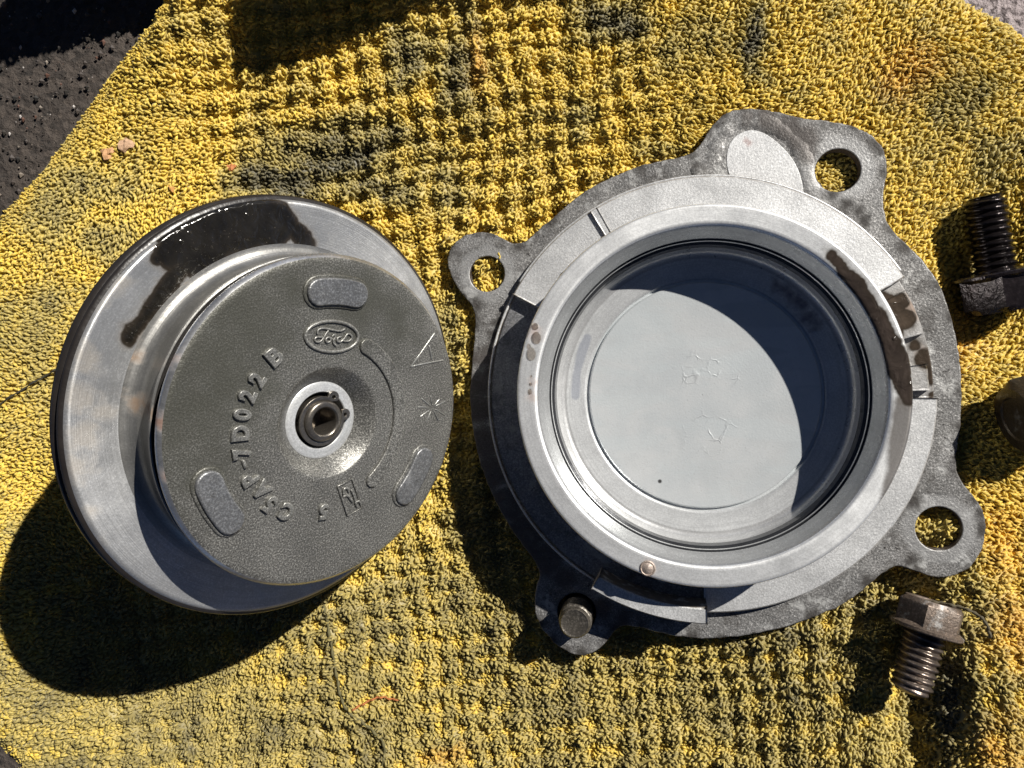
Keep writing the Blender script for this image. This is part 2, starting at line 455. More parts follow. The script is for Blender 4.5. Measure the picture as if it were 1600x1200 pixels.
def build_loops(parent):
    def sow(sp, big):
        X, Y = np.meshgrid(np.arange(-1000, 1000, sp), np.arange(-860, 860, sp * .9))
        x = X.ravel() + rng.uniform(-.5, .5, X.size) * sp * 1.1; y = Y.ravel() + rng.uniform(-.5, .5, X.size) * sp * 1.1
        z = H(x, y) + edge_drop(x, y)
        f = FOC / (FOC - z); u = 800 + x * f; v = 600 - y * f
        near = (u > -50) & (u < 1650) & (v > -50) & (v < 1250)
        ok = (x > x_left(y) + 1) & (x < x_right(y) - 1) & (y > Y0) & (y < Y1) & (~near if big else near)
        return x[ok], y[ok], z[ok]
    A_, B_ = sow(4.9, False), sow(9.5, True)                       # fine pile, coarser beyond the picture's edge
    x, y, z = (np.concatenate([p_, q_]) for p_, q_ in zip(A_, B_)); n = len(x)
    grow = np.concatenate([np.ones(len(A_[0])), np.full(len(B_[0]), 1.9)])
    e = 3.0
    nx_ = -(H(x + e, y) - H(x - e, y)) / (2 * e); ny_ = -(H(x, y + e) - H(x, y - e)) / (2 * e)
    nr = np.stack([nx_, ny_, np.ones(n)], 1); nr /= np.linalg.norm(nr, axis=1)[:, None]
    wa = waffle_amt(x, y); w = waffle(x, y)
    ang = rng.uniform(0, 2 * np.pi, n); pref = .35 + (N1(x, y, 220, 2) - .5) * 3.0
    ang = np.where(rng.random(n) < .5 + .4 * (1 - wa), pref + rng.normal(0, .45, n), ang)
    s = np.stack([np.cos(ang), np.sin(ang), np.zeros(n)], 1); s -= (s * nr).sum(1)[:, None] * nr; s /= np.linalg.norm(s, axis=1)[:, None]
    b = np.cross(nr, s)
    size = rng.uniform(.7, 1.3, n) * grow
    plain = 1 - .8 * wa; edged = 1 - .4 * (1 - sstep(x - x_left(y), 20, 60))
    size = size * (1 + .22 * plain) * edged
    half = 2.5 * size; hgt = (3.9 + 1.7 * wa * np.clip(w, -.6, 1)) * size * rng.uniform(.8, 1.2, n)
    lean = rng.normal(0, .32, n); twist = rng.normal(0, .25, n)
    rad = 1.68 * size * rng.uniform(.85, 1.15, n)
    d, r = dirt_shade_map(x, y, z)
    d = np.clip(d + rng.normal(0, .06, n), 0, 1)
    tt = np.linspace(-.12, np.pi + .12, 5); sides = 3
    p = np.stack([x, y, z], 1)
    V = np.empty((n, len(tt), sides, 3))
    for k, t in enumerate(tt):
        cpos = p + s * (half * math.cos(t))[:, None] + nr * (hgt * math.sin(t) * .95)[:, None] + b * ((lean * hgt * math.sin(t)) + twist * half * math.cos(t))[:, None]
        tang = -s * math.sin(t) + nr * (math.cos(t) * hgt / half)[:, None]; tang /= np.linalg.norm(tang, axis=1)[:, None]
        o1 = np.cross(tang, b); o1 /= np.linalg.norm(o1, axis=1)[:, None]
        fat = 1.0 + .35 * math.sin(t)
        for q in range(sides):
            aa = 2 * math.pi * (q + .5) / sides
            V[:, k, q] = cpos + (o1 * math.cos(aa) + b * math.sin(aa)) * (rad * fat)[:, None]
    V = V.reshape(-1, 3); per = len(tt) * sides
    quad = []
    for k in range(len(tt) - 1):
        for q in range(sides): quad.append((k * sides + q, k * sides + (q + 1) % sides, (k + 1) * sides + (q + 1) % sides, (k + 1) * sides + q))
    quad = np.array(quad); Q = (np.arange(n) * per)[:, None, None] + quad[None]
    me = np_mesh('terry_loops', V, Q.reshape(-1, 4))
    cols = cloth_colour(d, r) * rng.uniform(.88, 1.12, n)[:, None]
    set_col(me, np.repeat(np.clip(cols, 0, .95), per, 0))
    o = link_mesh('terry_loops', me, TOWEL, parent); o['kind'] = 'stuff'
    print('loops', n)
build_loops(towel)

def lay(u, v, up=6.0):
    """point on the towel's pile seen at photo position (u, v)"""
    x, y = unproject(u, v); return np.array([x, y, float(H0(np.array(x), np.array(y))) + up])

# ================================================================ PISTON
PF = Frame((-218.9, -46.9, 280.9), (1.032, -.216, 1.0))
piston = empty('servo_piston', PF, 'round two-step metal piston tipped up on the left of the towel', 'piston')
def pp(u, v, h): return PF.pl(u, v, h)

oil_pts = [pp(u, v, -85) for u, v in []]
def on_p(h, lst): return [(*pp(u, v, h), r) for (u, v, r) in lst]
def grown(lst, g): return [(x, y, r + g) for (x, y, r) in lst]
OILP = on_p(-88, [(440, 348, 22), (474, 380, 14), (462, 362, 13), (430, 350, 26), (400, 345, 32), (370, 350, 34), (340, 358, 34), (310, 372, 32), (285, 384, 26), (262, 398, 17), (330, 395, 20), (300, 410, 18), (245, 405, 9), (350, 325, 20), (300, 345, 20), (395, 318, 12), (265, 375, 14), (420, 385, 12), *[(282 - 7.6 * k_, 420 + 10.2 * k_, 10.5 - .35 * k_) for k_ in np.arange(0, 10.6, .5)]])
RUSTP = on_p(-88, [(135, 560, 14), (125, 620, 16), (130, 680, 16), (120, 730, 14), (160, 640, 12), (145, 460, 12), (180, 440, 12), (140, 800, 6), (205, 520, 7), (150, 850, 4)])
M_face = metal('cast_grey_iron', (0.225, 0.221, 0.205), .37, .42, mottle=.24, grain=1.9, grain_amt=.85, bumpd=.5, film_shade=(on_p(0, [(300, 560, 60), (290, 640, 60), (310, 720, 40), (380, 500, 60), (450, 450, 40), (560, 470, 50), (350, 600, 60), (620, 500, 30)]), .8, (0.066, 0.066, 0.052), 55, 55, .42))
M_ring = metal('turned_steel', (0.46, 0.465, 0.47), .36, .62, mottle=.15, grain=2.0, grain_amt=.22, bumpd=.18, turn=.22, oil=grown(OILP, 2.0), rust=RUSTP, rustcol=(0.25, 0.205, 0.15), aniso=.7, rust_amt=.42)
M_neck = metal('worn_steel_neck', (0.33, 0.325, 0.31), .34, .75, mottle=.2, grain=2.5, grain_amt=.15, bumpd=.15, turn=.2, rust=on_p(-40, [(225, 560, 10), (235, 640, 8), (300, 440, 8)]), rustcol=(.2, .13, .08), aniso=.3)
M_edge = metal('bright_edge', (0.60, 0.60, 0.60), .30, .85, mottle=.2, grain=3, grain_amt=.2, bumpd=.2, rust=on_p(-4, [(252, 660, 8), (258, 740, 6), (270, 560, 5)]), rustcol=(.2, .09, .05))
M_let = metal('rubbed_lettering', (0.27, 0.268, 0.25), .36, .45, mottle=.2, grain=2, grain_amt=.6, bumpd=.4)
M_pad = metal('rubbed_pad', (0.25, 0.254, 0.258), .36, .6, mottle=.25, grain=2.4, grain_amt=.5, bumpd=.6, dirt=.3)
M_rubber = (lambda M: M.set(Base_Color=M.mix(M.noise(30, 4), (0.010, 0.009, 0.009), (0.03, 0.025, 0.022)), Roughness=M.ma('MULTIPLY_ADD', M.noise(20, 3), .3, .18), Normal=M.bump(M.noise(10, 3), .6)))(Mat('black_rubber'))
M_wash = metal('machined_washer', (0.70, 0.71, 0.71), .38, .5, mottle=.12, grain=2, grain_amt=.25, bumpd=.2, turn=.25)
M_clip = metal('spring_steel', (0.20, 0.18, 0.155), .32, .85, mottle=.2, grain=3, grain_amt=.2, bumpd=.2)
M_dark = metal('dark_groove', (0.035, 0.032, 0.03), .4, .4)

# top disc: face, edge chamfer, cylinder wall down to the seal groove, dished hub
fp = [(36, -21), (47, -20)]
prof = [(47.5, -20), (49, -18), (66, -1.0), (68, 0)] + [(r, 0) for r in np.linspace(72, 190, 40)] + [(194, -.3), (196.5, -1.2)]
top_disc = make_obj('top_disc', *lathe(prof, 256), M_face, piston, smooth=40, label='cast grey face with part number')
make_obj('edge_chamfer', *lathe([(196.5, -1.2), (200.0, -4), (200.8, -6), (200.8, -8.5), (199.5, -9.5)], 256), M_edge, top_disc, smooth=50)
make_obj('seal_groove', *lathe([(199.5, -9.5), (184, -10), (184, -27), (197, -27.5)], 256), M_dark, piston, smooth=30, label='dark groove below the face edge')
pr = [(197, -27.5), (198.5, -28.5), (198.5, -33), (196, -36)] + [(196 - 5 * t, -37 - 10 * t) for t in np.linspace(.2, 1, 4)] + [(191, -k) for k in np.linspace(50, 66, 6)] + [(191 + 19 * (1 - math.cos(t)), -66 - 18.5 * math.sin(t)) for t in np.linspace(.15, math.pi / 2, 12)]
neck = make_obj('neck', *lathe(pr, 256), M_neck, piston, smooth=50)
pr = [(210, -84.5), (214, -84.8)] + [(r, -84.8 - (r - 214) * .02) for r in np.linspace(218, 258, 22)] + [(261, -87), (262.5, -89)]
outer_disc = make_obj('outer_disc', *lathe(pr, 320), M_ring, piston, smooth=40, label='wide turned steel flange with black oil smear')
pr = [(262.5, -89), (266, -90), (267.5, -92), (267, -96), (263.5, -98), (263.5, -104), (268, -106), (269, -112), (267, -115), (258, -115.5)]
make_obj('rubber_seal', *lathe(pr, 320), M_rubber, outer_disc, smooth=60, label='black rubber lip seal round the rim')
make_obj('underside', *lathe([(258, -115.5), (200, -110), (70, -104), (60, -112), (36, -118)], 192), M_neck, piston, smooth=40)
make_obj('rod', *lathe([(36, -118), (36, -180), (33, -183), (33, -300), (30, -330), (24, -362), (10, -368), (0.5, -368)], 64), M_neck, piston, smooth=40)
make_obj('hub_washer', *lathe([(47.8, -22), (47.5, -19.6), (46.5, -19), (35.5, -19), (34.5, -20), (34.5, -34)], 128), M_wash, piston, smooth=35, label='bright machined ring in the hub')
make_obj('hub_bore', *lathe([(34.6, -20.5), (34.6, -40), (24, -40)], 96), M_dark, piston, smooth=35)
make_obj('rod_tube', *lathe([(29, -40), (29, -20), (27.5, -22), (25.5, -21), (25.5, -13), (24.5, -11), (22.5, -9.8), (18.5, -9.5), (17, -10.5), (16.3, -12), (16.3, -46), (.4, -46)], 96), M_clip, piston, smooth=35, label='hollow rod end in the hub')
# circlip with two drilled ears
def circlip():
    c1, c2 = math.radians(58), math.radians(4)
    pts = []
    for t in np.linspace(c1, c2 + 2 * math.pi, 60):
        bul = 1.5 * math.sin((t - c1) / (2 * math.pi + c2 - c1) * math.pi); pts.append(((30.0 + bul) * math.cos(t), (30.0 + bul) * math.sin(t)))
    pts2 = []
    def ear(t, sgn):
        o = []
        for k in np.linspace(-1.9, 1.9, 11):
            o.append((31.5 * math.cos(t) + 6.2 * math.cos(t + k), 31.5 * math.sin(t) + 6.2 * math.sin(t + k)))
        return o
    inner = [(25.7 * math.cos(t), 25.7 * math.sin(t)) for t in np.linspace(c2 + 2 * math.pi, c1, 60)]
    outer = ear(c1, 1)[::-1] + pts[3:-3] + ear(c2 + 2 * math.pi, 1)[::-1]
    outline = []
    # ears first at c1 (walk so that the outline stays simple)
    e1 = [(31.5 * math.cos(c1) + 7.6 * math.cos(c1 + k), 31.5 * math.sin(c1) + 7.6 * math.sin(c1 + k)) for k in np.linspace(-1.9, 1.9, 11)]
    e2 = [(31.5 * math.cos(c2) + 7.6 * math.cos(c2 + k), 31.5 * math.sin(c2) + 7.6 * math.sin(c2 + k)) for k in np.linspace(-1.9, 1.9, 11)]
    outline = e1 + pts[6:-6] + e2 + inner
    holes = [[(31.8 * math.cos(c) + 2.3 * math.cos(k), 31.8 * math.sin(c) + 2.3 * math.sin(k)) for k in np.linspace(0, 2 * math.pi, 13)[:-1]] for c in (c1, c2)]
    return curve_mesh([outline] + holes, -18.3, -14.5, .5)
link_mesh('snap_ring', circlip(), M_clip, piston, smooth=35, label='dark circlip with two drilled ears')

def arc_slab(r0, r1, a0, a1, n=20):
    """outline of a curved slot shape with rounded ends"""
    rm, w = (r0 + r1) / 2, (r1 - r0) / 2
    out = []
    a0, a1 = math.radians(a0), math.radians(a1)
    for t in np.linspace(a0, a1, n): out.append((r1 * math.cos(t), r1 * math.sin(t)))
    for k in np.linspace(0, math.pi, 9)[1:-1]:
        out.append((rm * math.cos(a1) + w * math.cos(a1 + k) * 1.0, rm * math.sin(a1) + w * math.sin(a1 + k)))
    for t in np.linspace(a1, a0, n): out.append((r0 * math.cos(t), r0 * math.sin(t)))
    for k in np.linspace(0, math.pi, 9)[1:-1]:
        out.append((rm * math.cos(a0) - w * math.cos(a0 + k), rm * math.sin(a0) - w * math.sin(a0 + k)))
    return out
for k, ac in enumerate((83.2, 203.4, 322.0)):
    me = curve_mesh([arc_slab(141.5, 173.5, ac - 9.2, ac + 9.2)], -3, 6.5, 2.2, 3)
    pad = link_mesh('raised_pad', me, M_pad, top_disc, smooth=60)
    # cast shoulder around the pad
    me2 = curve_mesh([arc_slab(137.5, 177.5, ac - 9.2, ac + 9.2)], -4, 2.4, 2.2, 3)
    link_mesh('pad_shoulder', me2, M_face, pad, smooth=60)
me = curve_mesh([arc_slab(93.5, 113.5, -56, 57, 40)], -3, 3.4, 2.0, 3)
link_mesh('curved_rib', me, M_face, top_disc, smooth=60)

def glyph(ch, size, depth, bev):
    cu = bpy.data.curves.new('g', 'FONT'); cu.body = ch; cu.size = size * K; cu.align_x = 'CENTER'; cu.align_y = 'CENTER'
    cu.extrude = depth * K; cu.bevel_depth = bev * K; cu.bevel_resolution = 2; cu.offset = .55 * K; cu.resolution_u = 5
    me = bake_curve(cu); vs_ = me.vertices
    xs = [v.co.x for v in vs_]; ys = [v.co.y for v in vs_]
    cx, cy = (min(xs) + max(xs)) / 2, (min(ys) + max(ys)) / 2
    for v in vs_: v.co.x -= cx; v.co.y -= cy
    return me
def place_glyph(ch, r, ang, size=29, z=.6, spin=0.0, wide=1.0, parent=top_disc, depth=2.4):
    me = glyph(ch, size, depth, 1.2); t = math.radians(ang)
    o = link_mesh('letter' if not ch.isdigit() else 'digit', me, M_let, parent, smooth=60)
    rot = t - math.pi / 2 + math.radians(spin)
    o.location = (r * math.cos(t) * K, r * math.sin(t) * K, z * K); o.rotation_euler = (0, 0, rot); o.scale = (wide, 1, 1)
    return o
for ch, (u_, v_) in zip('C5AP7D022B', ((448, 800), (422, 788), (409, 766), (391, 749), (378, 707), (376, 677), (379, 648), (387, 619), (402, 593), (429, 557))):
    q_ = pp(u_, v_, 3); place_glyph(ch, float(np.hypot(*q_)), math.degrees(math.atan2(q_[1], q_[0])), 26 if ch != 'B' else 27, wide={'7': .82, 'A': .9, 'B': 1.1}.get(ch, .9))
def stroke(name, pts, rad, h, parent, mat, sq=.8, n=1, sm=True):
    """raised stroke of casting metal through photo points"""
    P = [(*pp(u, v, h), h) for (u, v) in pts]
    if n > 1: P = smooth_open(P, n)
    return make_obj(name, *tube(P, rad, 8, sq), mat, parent, smooth=180)
t0 = math.radians(-167.1)
make_obj('dash', *tube([(114 * math.cos(t0 + d), 114 * math.sin(t0 + d), 1) for d in (-.035, .035)], 2.3, 8), M_let, top_disc, smooth=180)
place_glyph('5', 109, -98.4, 24)
# oval emblem with script letters
ell = []
c0_ = pp(520, 526, 2); ex = pp(560, 527, 2) - c0_; ey = pp(521, 502, 2) - c0_
ring = [(c0_[0] + ex[0] * math.cos(t) + ey[0] * math.sin(t), c0_[1] + ex[1] * math.cos(t) + ey[1] * math.sin(t), 1.0) for t in np.linspace(0, 2 * math.pi, 65)]
emblem = make_obj('emblem_oval', *tube(ring, 2.2, 8), M_let, top_disc, smooth=180, label='raised oval emblem with script name')
stroke('emblem_letter', [(496, 521), (497, 516), (503, 513), (512, 514), (524, 516.5), (533, 517), (539, 514)], 1.25, 1.6, emblem, M_let, n=4)
stroke('emblem_letter', [(513, 517), (509, 522), (505, 529), (500, 534), (494, 534), (492, 530), (495, 527), (504, 527)], 1.25, 1.6, emblem, M_let, n=4)
stroke('emblem_letter', [(512, 527), (509, 531), (511, 535), (516, 533), (516, 528), (512, 527), (519, 529)], 1.15, 1.6, emblem, M_let, n=4)
stroke('emblem_letter', [(519, 526), (522, 523), (524, 526), (521, 532), (522, 537), (525, 540)], 1.2, 1.6, emblem, M_let, n=4)
stroke('emblem_letter', [(533, 526), (528, 528), (527, 533), (532, 534), (537, 530), (543, 522), (548, 523), (550, 528), (545, 533), (537, 533)], 1.2, 1.6, emblem, M_let, n=4)
# framed foundry mark
box = [(528, 760), (550, 748), (566, 793), (543, 806), (528, 760)]
fm = stroke('foundry_frame', box, 1.5, 1.0, top_disc, M_face)
stroke('foundry_mark', [(537, 772), (538, 764), (543, 763), (545, 768)], 1.7, 1.4, fm, M_let, n=4)
stroke('foundry_mark', [(537, 776), (543, 774), (548, 780), (551, 784)], 1.8, 1.4, fm, M_let, n=4)
stroke('foundry_mark', [(549, 766), (553, 774), (556, 786), (558, 792)], 1.6, 1.4, fm, M_let, n=4)
stroke('foundry_mark', [(555, 786), (561, 783), (564, 788)], 1.6, 1.4, fm, M_let, n=4)
# scribed A and star (bright burrs of scratches)
M_scr = metal('scribed_burr', (0.40, 0.40, 0.38), .3, .7)
for pts in ([(642, 573), (660, 548), (679, 521)], [(642, 573), (665, 568), (692, 563)], [(671, 541), (675, 562)]):
    stroke('scribed_stroke', pts, 1.25, .5, top_disc, M_scr, .6)
sx, sy = 676, 637
for (du, dv) in ((-22, -1), (-17, -14), (-3, -17), (10, -13), (20, -10), (18, 11), (9, 20), (-10, 22), (-19, 14)):
    stroke('scribed_ray', [(sx + du * .28, sy + dv * .28), (sx + du, sy + dv)], .95, .4, top_disc, M_scr, .6)

# ================================================================ COVER
KC = .95
CF = Frame((294.3 * KC, -16.6 * KC, FOC * (1 - KC)), (-.189, .009, 1.0))
hF, hS, hR, hf = 35.7 * KC, 48.8 * KC, 145 * KC, 59.5 * KC
rF, rS, r1, r2, rf1, rf2 = 364.4 * KC, 326.5 * KC, 265.3 * KC, 237 * KC, 170.4 * KC, 202.4 * KC
cover = empty('servo_cover', CF, 'round cast aluminium cover with bolt ears lying open on the towel', 'cover')
def cp(u, v, h): return CF.pl(u, v, h)
def dense(lst, k=3):
    out = []
    for (a_, b_) in zip(lst[:-1], lst[1:]): out += [tuple(p + (q - p) * t / k for p, q in zip(a_, b_)) for t in range(k)]
    return out + [lst[-1]]
def on_c(h, lst): return [(*cp(u, v, h), r) for (u, v, r) in lst]

OILR = on_c(hR, dense([(1300, 401, 9), (1308, 411, 10), (1318, 424, 10), (1330, 438, 11), (1342, 454, 11), (1353, 471, 12), (1363, 488, 12), (1373, 505, 13), (1382, 522, 14), (1390, 540, 15), (1397, 558, 16), (1403, 576, 16), (1408, 594, 14), (1412, 610, 12), (1416, 624, 8)], 2))
FILMR = on_c(hR, dense([(1411, 630, 13), (1410, 645, 12), (1409, 660, 12), (1407, 675, 12), (1405, 690, 11), (1402, 705, 10), (1399, 720, 9), (1396, 735, 7), (1390, 752, 5), (1384, 768, 4), (1376, 785, 3)], 3))
M_rim = metal('machined_aluminium', (0.91, 0.92, 0.925), .42, .58, mottle=.10, grain=2.2, grain_amt=.22, bumpd=.12, turn=.06, aniso=.4, oil=OILR, oilcol=(.03, .023, .019), oil_amp=8, film_shade=(FILMR, .8, (.14, .12, .105), 4, 6, .35), rust=on_c(hR, [(836, 520, 9), (836, 600, 5), (833, 620, 5), (1016, 889, 8)]), rustcol=(.25, .15, .12), rust_amt=.6)
M_bore = metal('bored_aluminium', (0.60, 0.605, 0.61), .30, .50, mottle=.12, grain=2.4, grain_amt=.18, bumpd=.12, turn=.12)
fl = [(706, 385), (722, 370), (745, 363), (768, 364), (785, 372), (803, 380), (822, 376), (838, 362), (858, 345), (905, 305), (950, 279), (1000, 259), (1052, 247), (1078, 240), (1095, 224), (1110, 200), (1130, 180), (1160, 170), (1200, 172), (1250, 183), (1300, 190), (1335, 197), (1365, 214), (1382, 238), (1386, 268), (1381, 300), (1382, 330), (1391, 354), (1417, 382), (1445, 410), (1468, 446), (1487, 495), (1498, 550), (1503, 612), (1500, 670), (1494, 715), (1496, 738), (1506, 757), (1524, 778), (1537, 800), (1541, 828), (1534, 860), (1518, 884), (1494, 898), (1462, 902), (1432, 893), (1405, 885), (1385, 893), (1360, 912), (1323, 941), (1270, 965), (1220, 982), (1170, 992), (1125, 997), (1080, 997), (1035, 990), (1000, 981), (975, 978), (962, 985), (950, 1000), (935, 1015), (912, 1024), (885, 1018), (862, 1000), (842, 975), (835, 945), (838, 915), (843, 895), (830, 870), (800, 830), (772, 780), (752, 730), (740, 680), (734, 620), (738, 560), (742, 510), (738, 480), (722, 460), (704, 430), (699, 405)]
EDGE_GRIME = on_c(hF, [(u, v, random.uniform(3.0, 11.0)) for (u, v) in fl if random.random() < .7])
M_cast = metal('cast_aluminium_dirty', (0.31, 0.305, 0.30), .50, .40, mottle=.4, grain=2.4, grain_amt=.65, bumpd=.9, dirt=.85, sides=(0.06, 0.045, 0.035), rust=on_c(hF, [(780, 505, 12), (776, 525, 13), (772, 545, 12), (768, 565, 11), (765, 580, 8), (822, 384, 9), (812, 386, 6), (1085, 262, 7), (1100, 258, 6), (1392, 345, 9), (1400, 360, 7), (1510, 750, 9), (1518, 762, 8), (1420, 880, 9), (1400, 890, 8), (1300, 300, 8), (1320, 318, 8), (1340, 330, 7), (1410, 772, 14), (1425, 785, 10), (1398, 795, 8), (1240, 200, 10), (1250, 215, 8), (745, 480, 8), (740, 500, 8), (962, 985, 8), (1000, 978, 6), (1350, 345, 8), (1290, 195, 6), (1370, 225, 5)]) + EDGE_GRIME, rustcol=(.03, .026, .023), rust_amt=.92, clean=(on_c(hF, [(761, 428, 43), (1309, 266, 48), (1467, 826, 47)]), .5, (.40, .40, .40)), film_shade=(on_c(hF, [(750, 560, 14), (748, 600, 20), (748, 640, 24), (755, 690, 26), (768, 740, 28), (790, 790, 30), (820, 835, 30), (850, 875, 26), (880, 905, 18), (940, 950, 14), (975, 965, 12), (1200, 185, 18), (1230, 195, 22), (1255, 215, 22), (1262, 240, 14), (1170, 180, 10)]), .8, (.07, .06, .055), 9, 12, .5))  # lower-left film points paint in the rim's shadow; top-lobe ones are crust
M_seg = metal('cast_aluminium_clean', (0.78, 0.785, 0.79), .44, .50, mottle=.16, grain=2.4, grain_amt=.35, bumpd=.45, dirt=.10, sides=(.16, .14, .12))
M_segd = metal('cast_aluminium_shaded', (0.34, 0.345, 0.36), .40, .65, mottle=.3, grain=2.4, grain_amt=.5, bumpd=.5, dirt=.5)  # darker copy of the ring metal, the rim's shadow put into its colour
M_oilseg = metal('cast_aluminium_oily', (0.52, 0.51, 0.50), .42, .6, mottle=.2, grain=2.6, grain_amt=.3, bumpd=.5, oil=on_c(hS, [(1385, 480, 22), (1405, 470, 12), (1412, 500, 14), (1388, 520, 18), (1400, 550, 16), (1445, 560, 16), (1455, 590, 12), (1430, 540, 10), (1460, 620, 8)]), oilcol=(.04, .03, .022), rust=on_c(hS, [(1425, 480, 16), (1450, 560, 12)]), rustcol=(.2, .13, .09))
def floor_material():
    M = Mat('cover_floor')
    base = M.mix(M.step(M.noise(60, 4), .35, .65), (0.76, 0.80, 0.82), (0.84, 0.865, 0.875))
    base = M.mix(M.ma('MULTIPLY', M.step(M.noise(2.2, 2, .7), .56, .72), .25), base, (0.35, 0.36, 0.37))
    crack = M.step(M.node('ShaderNodeTexVoronoi', {'Vector': M.vm('ADD', M.p, M.vm('SCALE', M.node('ShaderNodeTexNoise', {'Vector': M.p, 'Scale': 1 / 30}).outputs['Color'], scale=14)), 'Scale': 1 / 19}, feature='DISTANCE_TO_EDGE').outputs['Distance'], 0.0, .085, 1, 0)
    cm = M.blobs(on_c(hf, [(1070, 590, 14), (1090, 575, 20), (1115, 580, 18), (1140, 590, 12), (1090, 680, 16), (1115, 690, 20), (1130, 670, 14), (1100, 660, 14)]), 10, 12, 20)
    cr = M.ma('MULTIPLY', M.ma('MULTIPLY', crack, cm), M.step(M.noise(25, 3), .42, .6))
    base = M.mix(M.ma('MULTIPLY', cr, .35), base, (.4, .41, .42))
    tr_ = turned(M, 3.0); base = M.mix(M.ma('MULTIPLY', M.step(tr_, .6, .35), .03), base, (.42, .44, .45))
    base = M.mix(M.ma('MULTIPLY', M.step(M.noise(85, 3, .5, dist=1.2), .50, .62), .22), base, (.66, .69, .70))
    rv = M.node('ShaderNodeMapping', {'Vector': M.p, 'Rotation': (0, 0, math.radians(-18)), 'Scale': (.28, 1, 1)}).outputs[0]
    stk = M.step(M.noise(34, 3, .5, vec=rv, dist=.7), .46, .60)
    base = M.mix(M.ma('MULTIPLY', stk, .42), base, (.55, .60, .625))
    spot = M.blobs(on_c(hf, [(1031, 752, 2.6)]), 1, .6, 6)
    base = M.mix(spot, base, (.08, .08, .08))
    h = M.ma('ADD', M.ma('MULTIPLY', cr, .34), M.ma('ADD', M.ma('MULTIPLY', M.noise(2.6, 2), .16), M.ma('MULTIPLY', tr_, .03)))
    M.set(Base_Color=base, Roughness=M.ma('MULTIPLY_ADD', stk, .10, .32), Metallic=.48, Normal=M.bump(h, 1.0)); return M.m
M_floor = floor_material()
M_smudge = metal('blued_floor_ring', (0.76, 0.775, 0.785), .36, .5, mottle=.1, grain=2.4, grain_amt=.2, bumpd=.15, turn=.1, film_shade=(on_c(hf, dense([(918, 528, 6), (913, 540, 7), (909, 552, 7), (906, 564, 7), (903, 576, 6), (901, 590, 6), (900, 604, 6), (899, 618, 6)], 3)), .5, (.26, .29, .38), 2, 2, .35), rust=on_c(hf, [(1210, 446, 5), (1222, 453, 7), (1234, 461, 7), (1245, 470, 8), (1255, 481, 8), (1263, 492, 7), (1270, 504, 6)]), rustcol=(.07, .075, .13), rust_amt=.85)

# flange plate with ears: outline read at the level of its top face
outl = smooth_closed([cp(u, v, hF) for u, v in fl], 8)
outl = [p * (1 + .0045 * (float(N2(np.array(p[0] + 900), np.array(p[1] + 900), 9, 3, .7)) - .5) * 2) for p in outl]
holes_px = [(761, 428, 28.5), (1309, 266, 32.0), (1467, 826, 31.5), (901, 957, 30)]
hole_c = [(cp(u, v, hF), r * .94) for (u, v, r) in holes_px]
def circ2(c, r, n=40): return [(c[0] + r * math.cos(t), c[1] + r * math.sin(t)) for t in np.linspace(0, 2 * math.pi, n + 1)[:-1]]
bore_hole = circ2((0, 0), r1 - 6, 128)
FT = 20 * KC
me = curve_mesh([outl, bore_hole] + [circ2(c, r) for c, r in hole_c], hF - FT, hF, 2.0, 3)
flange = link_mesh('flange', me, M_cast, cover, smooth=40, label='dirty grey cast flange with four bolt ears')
for (c, r) in hole_c:                                             # bright bored liner of each hole
    V, F = lathe([(r - .3, hF - 2.5), (r - .3, hF - FT + 2)], 40); V = [(x + c[0], y + c[1], z) for x, y, z in V]
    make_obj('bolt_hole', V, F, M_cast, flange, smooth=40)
# clean machined patch on the top lobe
pt = [(1142, 278), (1136, 258), (1137, 235), (1146, 217), (1162, 206), (1180, 204), (1200, 212), (1220, 228), (1236, 246), (1248, 268), (1256, 300), (1258, 310), (1225, 300), (1180, 288), (1150, 284)]
me = curve_mesh([smooth_closed([cp(u, v, hF) for u, v in pt], 5)], hF - 3, hF + .7, .3, 2)
M_patch = metal('milled_patch', (0.80, 0.805, 0.81), .46, .35, mottle=.10, grain=2.2, grain_amt=.35, bumpd=.4, rust=on_c(hF, [(1168, 220, 1.5)]), rustcol=(.2, .05, .03))
link_mesh('milled_patch', me, M_patch, flange, smooth=50, label='clean pale machined patch on the top lobe')
# crusty casting ridge round the top lobe
def crust(pts, rad, name='casting_ridge'):
    P = smooth_open([(*cp(u, v, hF), hF - 1.0) for u, v in pts], 6)
    rr = [rad * (.75 + .5 * random.random()) for _ in P]
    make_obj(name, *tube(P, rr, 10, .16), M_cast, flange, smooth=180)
crust([(1092, 268), (1112, 250), (1122, 222), (1138, 198), (1165, 188), (1200, 194), (1232, 214), (1252, 240), (1262, 275), (1268, 300)], 13)

# stepped ring outside the rim: sectors of different height
def ang_of(u, v, h): q = cp(u, v, h); return math.degrees(math.atan2(q[1], q[0]))
def sector(name, ra, rb, z0, z1, a0, a1, mat, ch=2.0, label=None, n=None):
    while a1 < a0: a1 += 360
    n = n or max(6, int((a1 - a0) / 1.5))
    V, F = lathe([(ra, z0), (rb, z0), (rb, z1 - ch), (rb - ch, z1)] + [(rb - ch + (ra - rb + ch) * t, z1) for t in (.25, .5, .75)] + [(ra, z1)], n, a0, a1, close=True)
    o = make_obj(name, V, F, mat, cover, smooth=35, label=label)
    bv = o.modifiers.new('bevel', 'BEVEL'); bv.width = 2.2 * K; bv.segments = 2; bv.limit_method = 'ANGLE'; bv.angle_limit = math.radians(50)
    return o
A_nl = ang_of(806, 462, hS); A_tr = ang_of(1400, 440, hS); A_pr = ang_of(1455, 622, hS); A_bl = ang_of(1111, 948, hS); A_b2 = ang_of(928, 908, hS)
rin = r1 - 4
sector('ring_segment', rin, rS, hF - 4, hS + 9, A_tr, A_nl, M_seg, label='pale upper ring segment')
